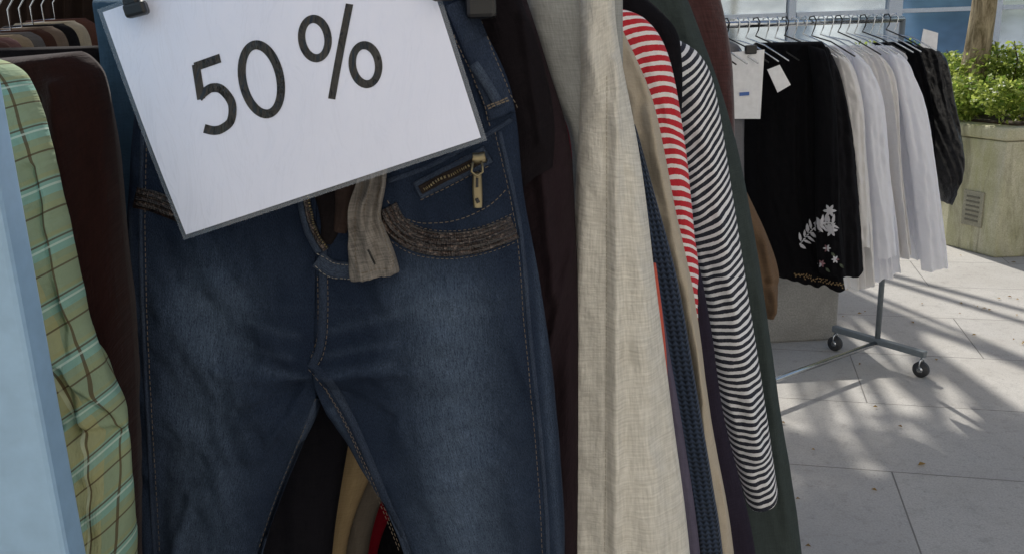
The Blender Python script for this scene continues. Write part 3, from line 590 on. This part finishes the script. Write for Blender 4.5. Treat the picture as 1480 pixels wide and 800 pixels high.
def tree(name,base,h,rtr,crown_c,crown_r,nclump,nleaf,seed,lean=0,lsize=.13):
    rn=random.Random(seed); b=Vector(base); parts=[]; c=Vector(crown_c); trunk=[b+Vector((lean*t*h+.03*math.sin(t*7),.02*math.cos(t*5),t*h)) for t in [i/12 for i in range(13)]]
    parts.append(tube('trunk',trunk,[rtr*(1.25 if i==0 else 1-.05*i) for i in range(13)],bark,14)); cl=[]
    for k in range(nclump):
        d=Vector((rn.gauss(0,1),rn.gauss(0,1),rn.gauss(0,.6))).normalized()*rn.uniform(.3,1); q=c+Vector((d.x*crown_r[0],d.y*crown_r[1],d.z*crown_r[2])); cl.append((tuple(q),rn.uniform(.28,.55)))
        if k%2==0:
            s0=trunk[rn.randint(7,12)]; m=s0.lerp(q,.5)+Vector((0,0,.15)); parts.append(tube('limb_%d'%k,[s0,m,q],[rtr*.4,rtr*.22,rtr*.07],bark,7))
    parts.append(leaves('crown',cl,nleaf,lsize,lt)); return group(name,parts,b)
tb=at(1404,90,c1.y+.9)
tree('street_tree',(tb.x,tb.y,ph-.05),3.2,.10,(tb.x+.5,tb.y+.2,4.9),(1.9,1.5,1.0),32,5500,5,.03)
tree('street_tree',(1.0,10.6,0),5.6,.14,(.9,9.75,7.0),(2.0,.95,.7),34,11500,9)
tree('street_tree',(-1.4,6.6,0),3.4,.16,(-1.8,6.0,4.9),(1.5,1.4,.9),24,3500,12)  # unseen tree, crown placed to soften the sun on the near rack
tree('street_tree',(7.0,12.0,0),3.4,.16,(7.0,11.5,5.0),(2.2,2.2,1.1),40,8000,15)
# ------------------------------------------------------------ buildings
def glassm(name,h,metal):
    s=NT(name,.08,.8); o=s.coord('Object',(.5,1,1)); f=s.noise(o,1.3,3); s.col(s.mix(s.ramp(f,.35,.65),C(h,.6),C(h))); s.b.inputs['Metallic'].default_value=metal; s.bump(s.noise(s.coord('Object'),.8,2),.02,.3); return s.m
gl=glassm('blue_tinted_glass','cfdeec',.85); gl2=glassm('dark_glass','5a6a78',.3); gl3=glassm('deep_blue_glass','5f86ad',.6); fr=plain('white_aluminium','f0f2f4',.35); fr2=plain('dark_aluminium','3b444c',.4); clad=plain('pale_cladding','d6e0e8',.6)
def building(name,x0,x1,y,depth,h,wallm,floors,bay,face,frm,glm,wfrac=.9,proud=True):
    o=[box('walls',((x0+x1)/2,y+depth/2*face,h/2),(x1-x0,depth,h),wallm,0,.02)]; fy=y-.02*face; fh=h/floors
    n=int((x1-x0)/bay); rr=random.Random(4)
    for f in range(floors):
        zc=f*fh+fh*.48; wh=fh*.78 if proud else fh*.5
        for k in range(n):
            xc=x0+(k+.5)*(x1-x0)/n; ww=(x1-x0)/n*wfrac
            if proud: o.append(box('window',(xc,fy-.03*face,zc),(ww,.04,wh),rr.choice(glm),0,0)); o.append(box('mullion',(xc+(x1-x0)/n/2,fy-.08*face,zc),(.16 if k%2 else .3,.16,wh+.1),frm,0,.01)); o.append(box('transom',(xc,fy-.07*face,f*fh+ (1.75 if f==0 else fh*.5)),(ww,.08,.09),frm,0,.005)) 
            else:
                o.append(box('window_frame',(xc,fy-.01*face,zc),(ww+.12,.05,wh+.12),frm,0,0)); o.append(box('window',(xc,fy-.04*face,zc),(ww,.04,wh),glm[0],0,0))
        o.append(box('fascia',((x0+x1)/2,fy-.12*face,(f+1)*fh-.15),(x1-x0,.26,.3),wallm,0,.01))
    return group(name,o,((x0+x1)/2,y,0))
building('glass_office_building',-16,24,20,8,8.4,clad,2,2.2,1,fr,[gl,gl,gl3])
building('bounce_building',-20,20,-5.5,8,12,m_gran('bounce_limestone','f0ece4'),4,3.6,-1,fr,[gl2],.32,False)  # unseen building added behind the camera to bounce sunlight onto the garments
# fallen leaves
rn=random.Random(8); vs=[];fs=[]
for k in range(160):
    P=Vector((rn.uniform(.6,4.5),rn.uniform(1.6,6),.006)); a=rn.uniform(0,6.28); l=rn.uniform(.012,.035); d=Vector((math.cos(a),math.sin(a),0)); e2=Vector((-d.y,d.x,0)); i=len(vs)
    vs+=[P,P+d*l*.5+e2*l*.3+Vector((0,0,.004)),P+d*l,P+d*l*.5-e2*l*.3+Vector((0,0,.006))]; fs.append((i,i+1,i+2,i+3))
mk('fallen_leaves',vs,fs,m_leaf('dry_leaf','7c5f32','a98a4c'),None,False)
